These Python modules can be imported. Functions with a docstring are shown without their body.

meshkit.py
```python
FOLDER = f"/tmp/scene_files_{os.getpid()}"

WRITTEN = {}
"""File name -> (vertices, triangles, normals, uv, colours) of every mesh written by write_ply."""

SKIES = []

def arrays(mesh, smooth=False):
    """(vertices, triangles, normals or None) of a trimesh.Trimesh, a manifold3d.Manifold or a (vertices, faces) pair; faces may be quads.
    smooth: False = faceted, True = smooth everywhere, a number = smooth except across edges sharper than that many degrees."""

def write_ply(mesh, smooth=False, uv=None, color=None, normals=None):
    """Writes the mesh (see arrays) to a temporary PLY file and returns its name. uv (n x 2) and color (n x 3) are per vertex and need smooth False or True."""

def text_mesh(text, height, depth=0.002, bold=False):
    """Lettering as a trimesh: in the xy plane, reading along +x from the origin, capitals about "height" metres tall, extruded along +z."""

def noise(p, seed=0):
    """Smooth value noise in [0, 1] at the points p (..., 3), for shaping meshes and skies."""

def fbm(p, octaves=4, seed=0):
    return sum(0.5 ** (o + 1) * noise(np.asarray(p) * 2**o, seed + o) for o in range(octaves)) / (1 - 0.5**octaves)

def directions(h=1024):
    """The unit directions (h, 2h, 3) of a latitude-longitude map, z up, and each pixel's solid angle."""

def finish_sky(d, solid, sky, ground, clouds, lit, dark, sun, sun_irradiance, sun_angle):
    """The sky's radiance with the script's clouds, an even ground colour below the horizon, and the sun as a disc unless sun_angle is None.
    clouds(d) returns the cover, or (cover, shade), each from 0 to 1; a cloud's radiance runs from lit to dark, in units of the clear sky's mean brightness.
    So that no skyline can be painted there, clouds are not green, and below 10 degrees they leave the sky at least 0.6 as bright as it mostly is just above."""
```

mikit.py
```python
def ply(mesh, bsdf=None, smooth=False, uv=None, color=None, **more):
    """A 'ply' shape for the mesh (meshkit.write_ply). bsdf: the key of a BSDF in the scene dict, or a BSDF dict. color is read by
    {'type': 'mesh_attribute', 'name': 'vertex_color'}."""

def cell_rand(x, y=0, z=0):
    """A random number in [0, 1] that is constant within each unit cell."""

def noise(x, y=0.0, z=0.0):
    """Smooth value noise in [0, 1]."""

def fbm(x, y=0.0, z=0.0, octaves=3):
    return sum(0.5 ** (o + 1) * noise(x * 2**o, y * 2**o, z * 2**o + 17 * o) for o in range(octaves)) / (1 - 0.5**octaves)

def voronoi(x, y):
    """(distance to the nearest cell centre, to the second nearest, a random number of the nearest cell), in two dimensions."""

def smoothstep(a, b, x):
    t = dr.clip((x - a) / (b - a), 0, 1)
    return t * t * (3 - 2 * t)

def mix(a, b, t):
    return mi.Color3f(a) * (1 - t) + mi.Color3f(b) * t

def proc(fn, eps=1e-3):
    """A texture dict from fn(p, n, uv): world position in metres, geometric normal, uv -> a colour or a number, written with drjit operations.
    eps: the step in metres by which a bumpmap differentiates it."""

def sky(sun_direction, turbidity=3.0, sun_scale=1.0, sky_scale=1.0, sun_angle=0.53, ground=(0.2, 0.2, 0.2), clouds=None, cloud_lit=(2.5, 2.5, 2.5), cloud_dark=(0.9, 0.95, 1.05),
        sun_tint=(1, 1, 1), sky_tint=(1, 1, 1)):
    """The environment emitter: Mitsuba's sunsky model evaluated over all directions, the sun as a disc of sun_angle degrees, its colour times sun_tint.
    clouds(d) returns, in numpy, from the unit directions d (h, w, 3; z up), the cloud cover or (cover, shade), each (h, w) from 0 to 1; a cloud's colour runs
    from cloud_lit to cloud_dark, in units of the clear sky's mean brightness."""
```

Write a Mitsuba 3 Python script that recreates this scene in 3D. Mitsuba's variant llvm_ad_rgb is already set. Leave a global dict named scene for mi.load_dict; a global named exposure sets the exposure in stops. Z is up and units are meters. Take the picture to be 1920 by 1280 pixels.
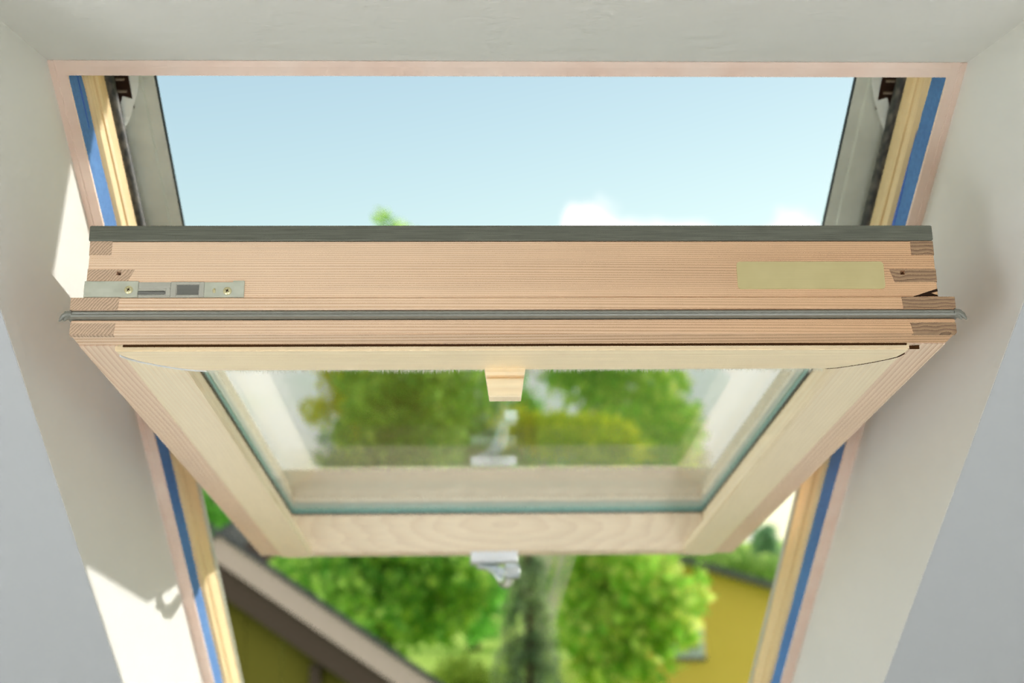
import math, random, sys
import numpy as np, trimesh, drjit as dr, mitsuba as mi
import mikit, meshkit
from mikit import proc, ply
from shapely.geometry import Polygon
from shapely.geometry.polygon import orient
T = mi.ScalarTransform4f
rng = np.random.default_rng(7)
random.seed(7)

# ------------------------------------------------------------------ camera, sky, sun, exposure
CAM = np.array([-0.0325, 0.0, 1.60])
scene, labels = {}, {}
FWD = np.array([0.02599, 0.98283, 0.18269]); UP = np.array([0.00256, -0.18282, 0.98314])
scene['camera'] = {'type': 'thinlens', 'fov': 40.0214, 'fov_axis': 'x', 'near_clip': 0.02, 'far_clip': 2000.0,
                   'aperture_radius': 0.0042, 'focus_distance': 1.125,
                   'to_world': T().look_at(origin=CAM.tolist(), target=(CAM + FWD).tolist(), up=UP.tolist())}
SUN = np.array([1.0, 0.617, 0.0887])

def clouds(d):
    az = np.arctan2(d[..., 0], d[..., 1]); el = np.degrees(np.arcsin(np.clip(d[..., 2], -1, 1)))
    n = meshkit.fbm(np.stack([az * 26, el * 0.42, az * 0 + 3.0], -1), 5, 3)
    big = meshkit.noise(np.stack([az * 9 + 4.3, az * 0, az * 0 + 1.0], -1), 5)
    bank = 10.5 + 4.8 * np.clip((az - 0.02) / 0.05, 0, 1) * (1 - 0.12 * np.clip((az - 0.25) / 0.3, 0, 1))   # top of the bank in degrees
    top = bank + (n - 0.5) * 2.8 + (big - 0.5) * 1.6
    cover = np.clip((top - el) / 0.55, 0, 1)
    wisp = meshkit.fbm(np.stack([az * 7, el * 0.25, az * 0 + 9.0], -1), 4, 11)
    cover = cover * np.clip(0.30 + 1.15 * np.clip((wisp - 0.36) / 0.2, 0, 1) + np.clip((el - top + 2.0) / 2.0, 0, 1), 0, 1)
    # fair-weather cumulus over the whole sky, the clear gap in view being one of its breaks
    e = np.radians(np.maximum(el, 4.0)); px_, py_ = np.cos(az) / np.tan(e), np.sin(az) / np.tan(e)
    f1 = meshkit.fbm(np.stack([px_ * .55 + 20.3, py_ * .55 + 7.1, az * 0 + .5], -1), 5, 23)
    cu = np.clip((f1 - .45) / .09, 0, 1) * np.clip((el - 9) / 8, 0, 1)
    gap = np.clip((np.hypot((az - 0.0) / .62, (el - 17) / 20.0) - .75) / .45, 0, 1)
    cover = np.maximum(cover, cu * gap)
    shade = np.clip((top - el - 1.0) / 9.0, 0, 1) * 0.45 + 0.2 * (1 - n)
    return cover, np.clip(shade, 0, 1)

scene['sky'] = mikit.sky(SUN, turbidity=1.6, sun_scale=1.0, sky_scale=1.0, ground=(0.22, 0.22, 0.18), clouds=clouds,
                         cloud_lit=(2.5, 2.5, 2.47), cloud_dark=(1.55, 1.63, 1.67), sun_tint=(0.242, 0.54, 4.4), sky_tint=(0.92, 0.985, 1.04))
exposure = 4.22
FILL = 2.7           # strength of the fill globes added behind the camera

# ------------------------------------------------------------------ frames of reference
EX = np.array([1.0, 0, 0])
VR = np.array([0, 0.81798, -0.57525]); NR = np.array([0, 0.57525, 0.81798])     # down the roof, out of the roof
VS = np.array([0, 0.99111, -0.13305]); NS = np.array([0, 0.13305, 0.99111])     # along the sash, up through the sash
Z0 = np.array([0, 0, 1.60])
VN, HR = 1.0510, 0.3515
M_ROOF = np.eye(4); M_ROOF[:3, :3] = np.array([EX, VR, NR]).T; M_ROOF[:3, 3] = Z0
M_SASH = np.eye(4); M_SASH[:3, :3] = np.array([EX, VS, NS]).T; M_SASH[:3, 3] = Z0 + VN * VS + HR * NS
M_W = np.eye(4)

def lin(r, g, b):
    f = lambda c: c / 12.92 if c <= 0.04045 else ((c + 0.055) / 1.055) ** 2.4
    return [f(r / 255), f(g / 255), f(b / 255)]

# ------------------------------------------------------------------ mesh helpers
def box(x0, x1, y0, y1, z0, z1, c=0.0):
    """A box with chamfered edges."""
    if c <= 0:
        m = trimesh.creation.box(extents=[x1 - x0, y1 - y0, z1 - z0]); m.apply_translation([(x0 + x1) / 2, (y0 + y1) / 2, (z0 + z1) / 2]); return m
    P = []
    for X in (0, 1):
        for Y in (0, 1):
            for Z in (0, 1):
                p = [(x0, x1)[X], (y0, y1)[Y], (z0, z1)[Z]]; s = [1 - 2 * X, 1 - 2 * Y, 1 - 2 * Z]
                for k in range(3):
                    q = [p[j] + (0 if j == k else s[j] * c) for j in range(3)]
                    P.append(q)
    return trimesh.convex.convex_hull(np.array(P))

def extrude(poly, depth, order):
    """Polygon in (a, b) extruded; order says which world axis each of (a, b, extrusion) goes to."""
    p = Polygon(poly) if not isinstance(poly, Polygon) else poly
    m = trimesh.creation.extrude_polygon(orient(p), depth, engine='earcut')
    v = np.zeros_like(m.vertices)
    for k, ax in enumerate(order): v[:, ax] = m.vertices[:, k]
    m = trimesh.Trimesh(v, m.faces, process=False)
    if m.volume < 0: m.invert()
    return m

def prism_x(poly, x0, x1):        # polygon in (y, z)
    m = extrude(poly, x1 - x0, (1, 2, 0)); m.apply_translation([x0, 0, 0]); return m
def prism_y(poly, y0, y1):        # polygon in (x, z)
    m = extrude(poly, y1 - y0, (0, 2, 1)); m.apply_translation([0, y0, 0]); return m
def prism_z(poly, z0, z1):        # polygon in (x, y)
    m = extrude(poly, z1 - z0, (0, 1, 2)); m.apply_translation([0, 0, z0]); return m

def tube(points, radii, sides=8):
    P = np.asarray(points, float); R = np.asarray(radii, float) * np.ones(len(P))
    vs, fs = [], []
    for i in range(len(P)):
        t = P[min(i + 1, len(P) - 1)] - P[max(i - 1, 0)]; t /= np.linalg.norm(t) + 1e-12
        a = np.cross(t, [0.31, 0.9, 0.2]); a /= np.linalg.norm(a); b = np.cross(t, a)
        ang = np.arange(sides) * 2 * np.pi / sides
        vs.append(P[i] + R[i] * (np.cos(ang)[:, None] * a + np.sin(ang)[:, None] * b))
    vs = np.vstack(vs + [P[:1], P[-1:]])
    n = sides
    for i in range(len(P) - 1):
        for k in range(n):
            a, b = i * n + k, i * n + (k + 1) % n
            fs += [[a, b, b + n], [a, b + n, a + n]]
    c0, c1 = len(P) * n, len(P) * n + 1
    for k in range(n):
        fs += [[c0, (k + 1) % n, k], [c1, (len(P) - 1) * n + k, (len(P) - 1) * n + (k + 1) % n]]
    return trimesh.Trimesh(vs, np.array(fs), process=False)

def cat(*ms):
    ms = [x for m in ms for x in (m if isinstance(m, (list, tuple)) else [m])]
    return trimesh.util.concatenate(ms) if len(ms) > 1 else ms[0]

used = {}
def numbered(name):
    k = used.get(name, 0); used[name] = k + 1
    return name if k == 0 else f'{name}_{k:03d}'
def obj(name, mesh, mat, parent=None, M=M_W, smooth=30, label=None, cat_=None, group=None, kind=None, color=None):
    key = numbered((parent + '__' if parent else '') + name)
    if isinstance(mesh, tuple):
        mesh = (np.asarray(mesh[0]) @ M[:3, :3].T + M[:3, 3], mesh[1])
    else:
        mesh = mesh.copy(); mesh.apply_transform(M)
    scene[key] = ply(mesh, mat, smooth=smooth, color=color)
    tag(key, label, cat_, group, kind)
    return key
def tag(key, label=None, cat_=None, group=None, kind=None):
    e = {k: v for k, v in (('label', label), ('category', cat_), ('group', group), ('kind', kind)) if v}
    if e: labels[key] = {**labels.get(key, {}), **e}
def thing(name, label, cat_, group=None):
    key = numbered(name); tag(key, label, cat_, group); return key

# ------------------------------------------------------------------ materials
def two(b): return {'type': 'twosided', 'bsdf': b}
def mat(name, b): scene[name] = b; return name
def principled(col, rough=0.5, **k):
    col = {'type': 'rgb', 'value': col} if isinstance(col, (list, tuple)) else col
    return {'type': 'principled', 'base_color': col, 'roughness': rough, **k}
cx, cz = 0.0, 1.60
def sash_xyz(p):
    y, z = p.y, p.z - cz
    return p.x, y * VS[1] + z * VS[2] - VN, y * NS[1] + z * NS[2] - HR
fl = lambda v: mi.Float(v)
def mixc(a, b, t): return mikit.mix(a, b, t)

def grain_lines(u, v, pitch, wav, seed, sharp=2.2):
    """Softwood grain: u along the fibre, v across (metres)."""
    w = v / pitch + wav * (mikit.fbm(u * 1.9 + seed, v * 9.0 + seed * 2, 0.3, 2) - 0.5) * 4 + 1.6 * mikit.noise(v / pitch * 0.23, seed)
    f = w - dr.floor(w)
    late = dr.power(f, sharp) * (1 - mikit.smoothstep(0.86, 1.0, f))
    fibre = mikit.fbm(u * 26 + seed, v * 900, seed, 2)
    return 0.85 * late * (0.55 + 0.7 * mikit.noise(v * 120 + seed, u * 3.0)), fibre

PINE_L, PINE_D = lin(233, 204, 174), lin(196, 150, 113)
PALE_L, PALE_D = lin(233, 212, 170), lin(214, 182, 132)
def tex_rail_end(p, n, uv):
    x, s, w = sash_xyz(p)
    g, fb = grain_lines(x, w + s * 0.35 + x * 0.004, 0.00195, 0.45, 3.1)
    c = mixc(PINE_L, PINE_D, dr.clip(g * 1.25, 0, 1))
    tone = mikit.fbm(x * 5, w * 60, s * 20, 2)
    heart_falloff = mikit.smoothstep(-0.22, 0.36, x + 0.05 * (mikit.fbm(x * 3, w * 30, 0.0, 2) - 0.5)) * 0.75      # light falloff painted darker to the right, along with redder heartwood
    c = mixc(c, mixc(lin(206, 160, 116), lin(158, 112, 74), dr.clip(g * 1.25, 0, 1)), heart_falloff)
    return c * (0.90 + 0.14 * tone + 0.08 * (fb - 0.5))
def tex_end_grain(p, n, uv):
    x, s, w = sash_xyz(p)
    sg = dr.select(x < 0, 1.0, -0.55)
    q = w - sg * x * 0.55 + 0.9 * x * x * sg
    f = q / 0.0031 + 0.8 * mikit.noise(x * 120, w * 160); f = f - dr.floor(f)
    c = mixc(mixc(lin(206, 178, 150), lin(166, 134, 104), dr.select(x > 0, 1.0, 0.0)), mixc(lin(150, 118, 98), lin(104, 78, 58), dr.select(x > 0, 1.0, 0.0)), dr.power(f, 1.6) * 0.9)
    return c * (0.9 + 0.15 * mikit.fbm(x * 500, w * 500, s * 300, 2))
def tex_stile(p, n, uv):
    x, s, w = sash_xyz(p)
    xx = dr.abs(x)
    g, fb = grain_lines(s, xx * 0.9 + w * 0.6 + 0.012 * mikit.noise(s * 3.2, x * 2), 0.0040, 0.7, 11.7, 1.7)
    t = dr.clip(mikit.smoothstep(0.317, 0.322, xx), 0, 1)
    a = mixc(lin(238, 222, 190), lin(226, 200, 162), dr.clip(g, 0, 1) * 0.75)
    b = mixc(lin(232, 206, 180), lin(202, 164, 132), dr.clip(g * 1.2, 0, 1))
    return mixc(a, b, t) * (0.94 + 0.1 * fb)
def tex_flap(p, n, uv):
    x, s, w = sash_xyz(p)
    g, fb = grain_lines(x, s + w * 0.5, 0.0052, 0.5, 21.0, 1.3)
    return mixc(lin(242, 224, 188), lin(228, 200, 156), dr.clip(g, 0, 1) * 0.6) * (0.95 + 0.1 * fb)
def tex_bottom(p, n, uv):
    x, s, w = sash_xyz(p)
    # flat-sawn arches spreading from a heart near the handle
    dx, dw = (x - 0.01) * 0.28, (w - 0.040)
    r = dr.sqrt(dx * dx + dw * dw) + 0.016 * mikit.fbm(x * 9, w * 40, 2.0, 3)
    f = r / 0.0095; f = f - dr.floor(f)
    return mixc(lin(230, 212, 186), lin(196, 168, 144), dr.power(f, 2.0) * 0.35) * (0.93 + 0.12 * mikit.fbm(x * 40, w * 600, 1.0, 2))
def tex_frame(p, n, uv):
    y, z = p.y, p.z - cz
    v = y * VR[1] + z * VR[2]; h = y * NR[1] + z * NR[2]
    g, fb = grain_lines(v, h + p.x * 0.5, 0.0055, 0.5, 5.5, 1.5)
    return mixc(lin(232, 208, 160), lin(212, 172, 116), dr.clip(g, 0, 1) * 0.7) * (0.94 + 0.1 * fb)
def tex_plaster(p, n, uv):
    return mi.Color3f(lin(232, 231, 226)) * (0.955 + 0.05 * mikit.fbm(p.x * 6, p.y * 6, p.z * 6, 3))
def bump_plaster(p, n, uv):
    return mikit.fbm(p.x * 330, p.y * 330, p.z * 330, 2) * 0.0011 + mikit.fbm(p.x * 60, p.y * 60, p.z * 60, 2) * 0.0012
def tex_trim(p, n, uv):
    a = mikit.fbm(p.x * 30, p.y * 30, p.z * 30, 3)
    return mixc(lin(236, 216, 203), lin(226, 196, 180), a)
def tex_tape(p, n, uv):
    a = mikit.fbm(p.x * 900, p.y * 260, p.z * 260, 2); b = mikit.fbm(p.x * 20, p.y * 16, p.z * 16, 2)
    return mixc(lin(78, 136, 194), lin(48, 98, 164), dr.clip(a * 0.7 + b * 0.4, 0, 1))
def tex_cap(p, n, uv):
    x, s, w = sash_xyz(p)
    b = mikit.fbm(x * 55, w * 2600, s * 700, 2)
    return mixc(lin(84, 86, 76), lin(118, 120, 108), b)
def tex_plate(p, n, uv):
    x, s, w = sash_xyz(p)
    b = mikit.fbm(x * 60, w * 60, 1.7, 3); c = mikit.fbm(x * 30, w * 2000, 0.5, 2)
    return mixc(lin(214, 200, 150), lin(200, 185, 134), dr.clip(b * 0.8 + c * 0.3, 0, 1))
def tex_zinc(p, n, uv):
    b = mikit.fbm(p.x * 90, p.y * 90, p.z * 90, 3)
    return mixc(lin(206, 208, 192), lin(174, 176, 158), b)
def tex_panel(p, n, uv):
    b = mikit.fbm(p.x * 40, p.y * 40, p.z * 40, 3)
    return mixc(lin(206, 210, 198), lin(186, 190, 178), b)
def tex_rubber(p, n, uv):
    b = mikit.fbm(p.x * 300, p.y * 120, p.z * 120, 3)
    return mixc(lin(40, 42, 42), lin(92, 88, 80), mikit.smoothstep(0.35, 0.8, b))
def tex_grass(p, n, uv):
    a = mikit.fbm(p.x * 0.9, p.y * 0.9, 0.0, 3); b = mikit.noise(p.x * 9, p.y * 9)
    far = mikit.smoothstep(13.0, 20.0, p.y + 3 * (a - 0.5))        # rough dark ground cover near the house, mown lawn beyond
    return mixc(mixc(lin(84, 120, 50), lin(128, 158, 66), dr.clip(mikit.fbm(p.x * 2.2, p.y * 2.2, 4.0, 3) * 1.6 - 0.3, 0, 1)), mixc(lin(176, 214, 90), lin(220, 238, 130), dr.clip(a * 0.8 + b * 0.25, 0, 1)), far)
def tex_yellow(p, n, uv):
    a = mikit.fbm(p.x * 1.3, p.y * 1.3, p.z * 1.3, 3)
    return mixc(lin(240, 206, 106), lin(232, 196, 94), a)
def tex_cladding(p, n, uv):
    a = mikit.fbm(p.x * 3.0, p.y * 3.0, p.z * 0.7, 3)
    return mixc(lin(150, 138, 62), lin(112, 108, 44), a)
def tex_roofing(p, n, uv):
    a = mikit.fbm(p.x * 14, p.y * 14, p.z * 14, 2)
    return mixc(lin(66, 70, 74), lin(98, 98, 98), a)
def tex_bark(p, n, uv):
    a = mikit.fbm(p.x * 25, p.y * 25, p.z * 6, 3)
    return mixc(lin(120, 100, 78), lin(70, 58, 46), a)
def tex_floor(p, n, uv):
    k = p.x / 0.18; r = mikit.cell_rand(k, 0.5, 2.0)
    return mixc(lin(214, 214, 210), lin(196, 196, 192), dr.clip(r * 0.5 + 0.5 * mikit.fbm(p.x * 40, p.y * 3, 0.0, 2), 0, 1))

def wood(name, fn, rough=0.5, bump=None):
    b = principled(proc(fn), rough, specular=0.4)
    return mat(name, two(b))
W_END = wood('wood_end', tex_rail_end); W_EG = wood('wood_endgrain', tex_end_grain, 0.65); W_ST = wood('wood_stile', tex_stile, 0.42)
W_FL = wood('wood_flap', tex_flap, 0.42); W_BT = wood('wood_bottom', tex_bottom, 0.42); W_FR = wood('wood_frame', tex_frame, 0.5)
PLASTER = mat('plaster', two({'type': 'bumpmap', 'arbitrary': proc(bump_plaster, 4e-4), 'scale': 1.0, 'bsdf': {'type': 'diffuse', 'reflectance': proc(tex_plaster)}}))
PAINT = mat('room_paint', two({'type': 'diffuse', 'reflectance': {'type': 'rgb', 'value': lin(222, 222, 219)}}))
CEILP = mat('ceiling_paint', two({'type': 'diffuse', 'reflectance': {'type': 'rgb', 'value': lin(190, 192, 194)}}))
TRIM = mat('trim_paint', two(principled(proc(tex_trim), 0.6)))
TAPE = mat('tape_paper', two(principled(proc(tex_tape), 0.7)))
TAPE2 = mat('tape_fold', two(principled(lin(40, 92, 186), 0.6)))
CAP = mat('cap_metal', two(principled(proc(tex_cap), 0.42, metallic=0.35, specular=0.5)))
PLATE = mat('plate_metal', two(principled(proc(tex_plate), 0.38, metallic=0.55)))
ZINC = mat('zinc_metal', two(principled(proc(tex_zinc), 0.4, metallic=0.3)))
PLASTIC = mat('grey_plastic', two(principled(lin(172, 170, 158), 0.4)))
PLASTIC_D = mat('dark_plastic', two(principled(lin(104, 104, 98), 0.45)))
BRASS = mat('brass_screw', two(principled(lin(212, 204, 160), 0.3, metallic=0.6)))
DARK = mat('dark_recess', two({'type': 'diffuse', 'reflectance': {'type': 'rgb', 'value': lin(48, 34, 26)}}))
GASKET = mat('gasket_rubber', two(principled(lin(122, 122, 112), 0.38, specular=0.6)))
RUBBER = mat('black_rubber', two(principled(proc(tex_rubber), 0.5)))
SIDESP = mat('side_spacer_metal', two(principled(lin(206, 204, 190), 0.45)))
RIB = mat('vent_rib_metal', two(principled(lin(120, 108, 92), 0.5)))
SEAL = mat('dark_seal', two(principled(lin(22, 40, 40), 0.4)))
SPACER = mat('spacer_metal', two(principled(lin(118, 160, 151), 0.4, metallic=0.2)))
PANEL = mat('panel_metal', two(principled(proc(tex_panel), 0.45, metallic=0.2)))
STRAP = mat('strap_metal', two(principled(lin(214, 220, 214), 0.4, metallic=0.2)))
CLAD = mat('outer_cladding', two(principled(lin(158, 148, 126), 0.5)))
HANDLE = mat('handle_metal', two(principled(lin(222, 224, 228), 0.3, metallic=0.35)))
LEVER = mat('lever_metal', two(principled(lin(206, 216, 222), 0.22, metallic=0.7)))
SEAMSHADE = mat('seam_shade', two({'type': 'diffuse', 'reflectance': {'type': 'rgb', 'value': lin(72, 48, 28)}}))  # dark brown that paints the shade inside the gaps round the flap
BRISTLE = mat('bristles', {'type': 'principledthin', 'base_color': {'type': 'rgb', 'value': lin(206, 204, 190)}, 'roughness': 0.5, 'diff_trans': 0.6})
GLASS = mat('pane_glass', {'type': 'thindielectric', 'int_ior': 1.52, 'specular_transmittance': {'type': 'rgb', 'value': [0.97, 0.995, 0.985]}})
FILM = mat('clear_film', two(principled(lin(214, 220, 226), 0.25, specular=0.8)))
GRASS = mat('grass', two({'type': 'diffuse', 'reflectance': proc(tex_grass)}))
YELLOW = mat('yellow_render', two({'type': 'diffuse', 'reflectance': proc(tex_yellow)}))
BOARDS = mat('olive_boards', two({'type': 'diffuse', 'reflectance': proc(tex_cladding)}))
ROOFING = mat('slate_roofing', two(principled(proc(tex_roofing), 0.6)))
TANBOARD = mat('tan_board', two({'type': 'diffuse', 'reflectance': {'type': 'rgb', 'value': lin(234, 208, 194)}}))
BROWN = mat('brown_board', two({'type': 'diffuse', 'reflectance': {'type': 'rgb', 'value': lin(104, 88, 78)}}))
BARK = mat('bark', two({'type': 'diffuse', 'reflectance': proc(tex_bark)}))
PALEBARK = mat('pale_bark', two({'type': 'diffuse', 'reflectance': {'type': 'rgb', 'value': lin(206, 204, 176)}}))
LEAF = mat('leaf', {'type': 'principledthin', 'base_color': {'type': 'mesh_attribute', 'name': 'vertex_color'}, 'roughness': 0.3, 'spec_trans': 0.0, 'diff_trans': 1.15, 'eta': 1.5})
WHITEWOOD = mat('white_window', two(principled(lin(206, 214, 214), 0.5)))
DARKPANE = mat('dark_pane', two(principled(lin(46, 56, 58), 0.1, specular=0.8)))
FLOORM = mat('floor_boards', two(principled(proc(tex_floor), 0.45)))

# ------------------------------------------------------------------ room, roof and recess (the setting)
A = 0.396            # half width between the trims
CH = 0.410           # half width of the recess
HT, HC = 1.070, 0.825    # roof heights of the trim plane and of the sloping ceiling
VT, VB = 0.713, 1.98     # top and bottom of the opening along the roof
hv0, hv1 = 0.428, 0.697  # head of the recess: from ceiling plane to trim plane
HO = 1.165
def slab(h0, h1, xl, xr, v0, v1):
    S = 2.6
    return cat(box(-S, -CH, v0, v1, h0, h1), box(CH, S, v0, v1, h0, h1))
ceil = cat(box(-2.6, -CH - .0004, -1.55, 3.35, HC, HC + .013), box(CH + .0004, 2.6, -1.55, 3.35, HC, HC + .013),
           box(-CH - .013, CH + .013, -1.55, hv0 - .012, HC, HC + .013), box(-CH - .013, CH + .013, 2.26, 3.35, HC, HC + .013))
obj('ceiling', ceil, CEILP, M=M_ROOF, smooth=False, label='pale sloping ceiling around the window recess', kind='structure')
roof = cat(box(-2.6, -CH - .014, -1.75, 3.6, HC + .014, HO - .01), box(CH + .014, 2.6, -1.75, 3.6, HC + .014, HO - .01),
           box(-CH - .014, CH + .014, 2.27, 3.6, HC + .014, HO - .01),
           prism_x([(-1.75, HC + .014), (hv0 - .016, HC + .014), (hv1 - .013, HT + .001), (hv1 - .004, HT + .02), (hv1 - .004, HO - .01), (-1.75, HO - .01)], -CH - .014, CH + .014))
obj('roof', roof, ROOFING, M=M_ROOF, smooth=False, label='dark roof around the window', kind='structure')
poly = [(hv0, HC + .0006), (2.25, HC + .0006), (2.05, HT + .0), (hv1, HT)]
obj('wall_left', prism_x(poly, -CH - .013, -CH), PLASTER, M=M_ROOF, smooth=False, label='painted left cheek of the window recess with sunlit patches', kind='structure')
obj('wall_right', prism_x(poly, CH, CH + .013), PLASTER, M=M_ROOF, smooth=False, label='painted right cheek of the window recess in shade', kind='structure')
head = [(hv0, HC), (hv1, HT), (hv1 - .014, HT), (hv0 - .014, HC)]
obj('wall_top', prism_x(head, -CH, CH), PLASTER, M=M_ROOF, smooth=False, label='painted head of the window recess above the trim', kind='structure')
obj('wall_bottom', prism_x([(2.25, HC), (2.264, HC), (2.064, HT), (2.05, HT)], -CH, CH), PLASTER, M=M_ROOF, smooth=False, label='painted sill of the window recess', kind='structure')
# corner bead lines at the two head corners
# trims: flat lining strips with a stepped back edge
def trim_side(sg):
    p = [(CH, HT - .0010), (CH - .005, HT - .0010), (CH - .0056, HT), (A, HT), (A, HT + .0035), (CH, HT + .0035)]
    return prism_y([(sg * a, b) for a, b in p], hv1, VB)
obj('trim_1', trim_side(-1), TRIM, M=M_ROOF, smooth=False, label='pinkish lining strip along the left cheek', kind='structure')
obj('trim_2', trim_side(1), TRIM, M=M_ROOF, smooth=False, label='pinkish lining strip along the right cheek', kind='structure')
obj('trim_3', prism_x([(hv1, HT - .0004), (hv1 + .006, HT - .0010), (hv1 + .0066, HT), (VT, HT), (VT, HT + .0035), (hv1, HT + .0035)], -A, A), TRIM, M=M_ROOF, smooth=False,
    label='pinkish lining strip under the recess head', kind='structure')
stack = prism_x([(1.406, 1.14), (1.18, 1.865), (.55, 1.865), (.55, 1.14)], .65, 1.15)  # unseen block added and shaped to shade the upper left cheek
obj('blocker', stack, YELLOW, 'roof', M_ROOF, smooth=False, label='unseen leaning block added on the roof to cast the edge of the sunlit patch')
zc = lambda y: (HC - y * NR[1]) / NR[2] + 1.60          # height of the sloping ceiling at y
prof = [(-3.2, 0), (2.75, 0), (2.75, zc(2.75)), (-.78, zc(-.78)), (-3.2, zc(-.78))]
for sg, nm in ((-1, 'wall_gable_left'), (1, 'wall_gable_right')):
    obj(nm, prism_x(prof, *sorted((sg * 2.55, sg * 2.6))), PAINT, smooth=False, label='white %s gable wall of the attic room' % ('left' if sg < 0 else 'right'), kind='structure')
obj('wall_back', box(-2.6, 2.6, -3.25, -3.2, 0, zc(-.78)), PAINT, smooth=False, label='white back wall of the attic room', kind='structure')
obj('wall_front', box(-2.6, 2.6, 2.75, 2.8, 0, zc(2.75)), PAINT, smooth=False, label='white knee wall under the sloping ceiling', kind='structure')
obj('ceiling_flat', box(-2.6, 2.6, -3.25, -.72, zc(-.78), zc(-.78) + .05), PAINT, smooth=False, label='white level ceiling of the attic room', kind='structure')
# two unseen glowing globes added to fill the room with light
for i, (lx, ly, lz, lr, e) in enumerate(((-1.05, -.10, .98, .28, .19), (.75, -1.9, 1.0, .34, .33))):
    lt = thing('fill_globe', ('round white fill light globe added out of view behind the viewer on the left', 'round white fill light globe added out of view near the back wall')[i], 'lamp')
    sp_ = trimesh.creation.icosphere(subdivisions=3, radius=lr); sp_.apply_translation([lx, ly, lz])
    k = obj('shade', sp_, PAINT, lt, smooth=True)
    scene[k]['emitter'] = {'type': 'area', 'radiance': {'type': 'rgb', 'value': [FILL * e * .98, FILL * e * 1.0, FILL * e * 1.02]}}
    obj('cord', tube([[lx, ly, lz + lr], [lx, ly, min(zc(-.78), zc(ly)) + .01]], [.004, .004], 8), SEAL, lt, smooth=40)
# floor, knee wall and walls of the attic room behind the camera
obj('floor', box(-2.6, 2.6, -3.25, 2.8, -0.05, 0.0), FLOORM, smooth=False, label='floorboards of the attic room', kind='structure')

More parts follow.
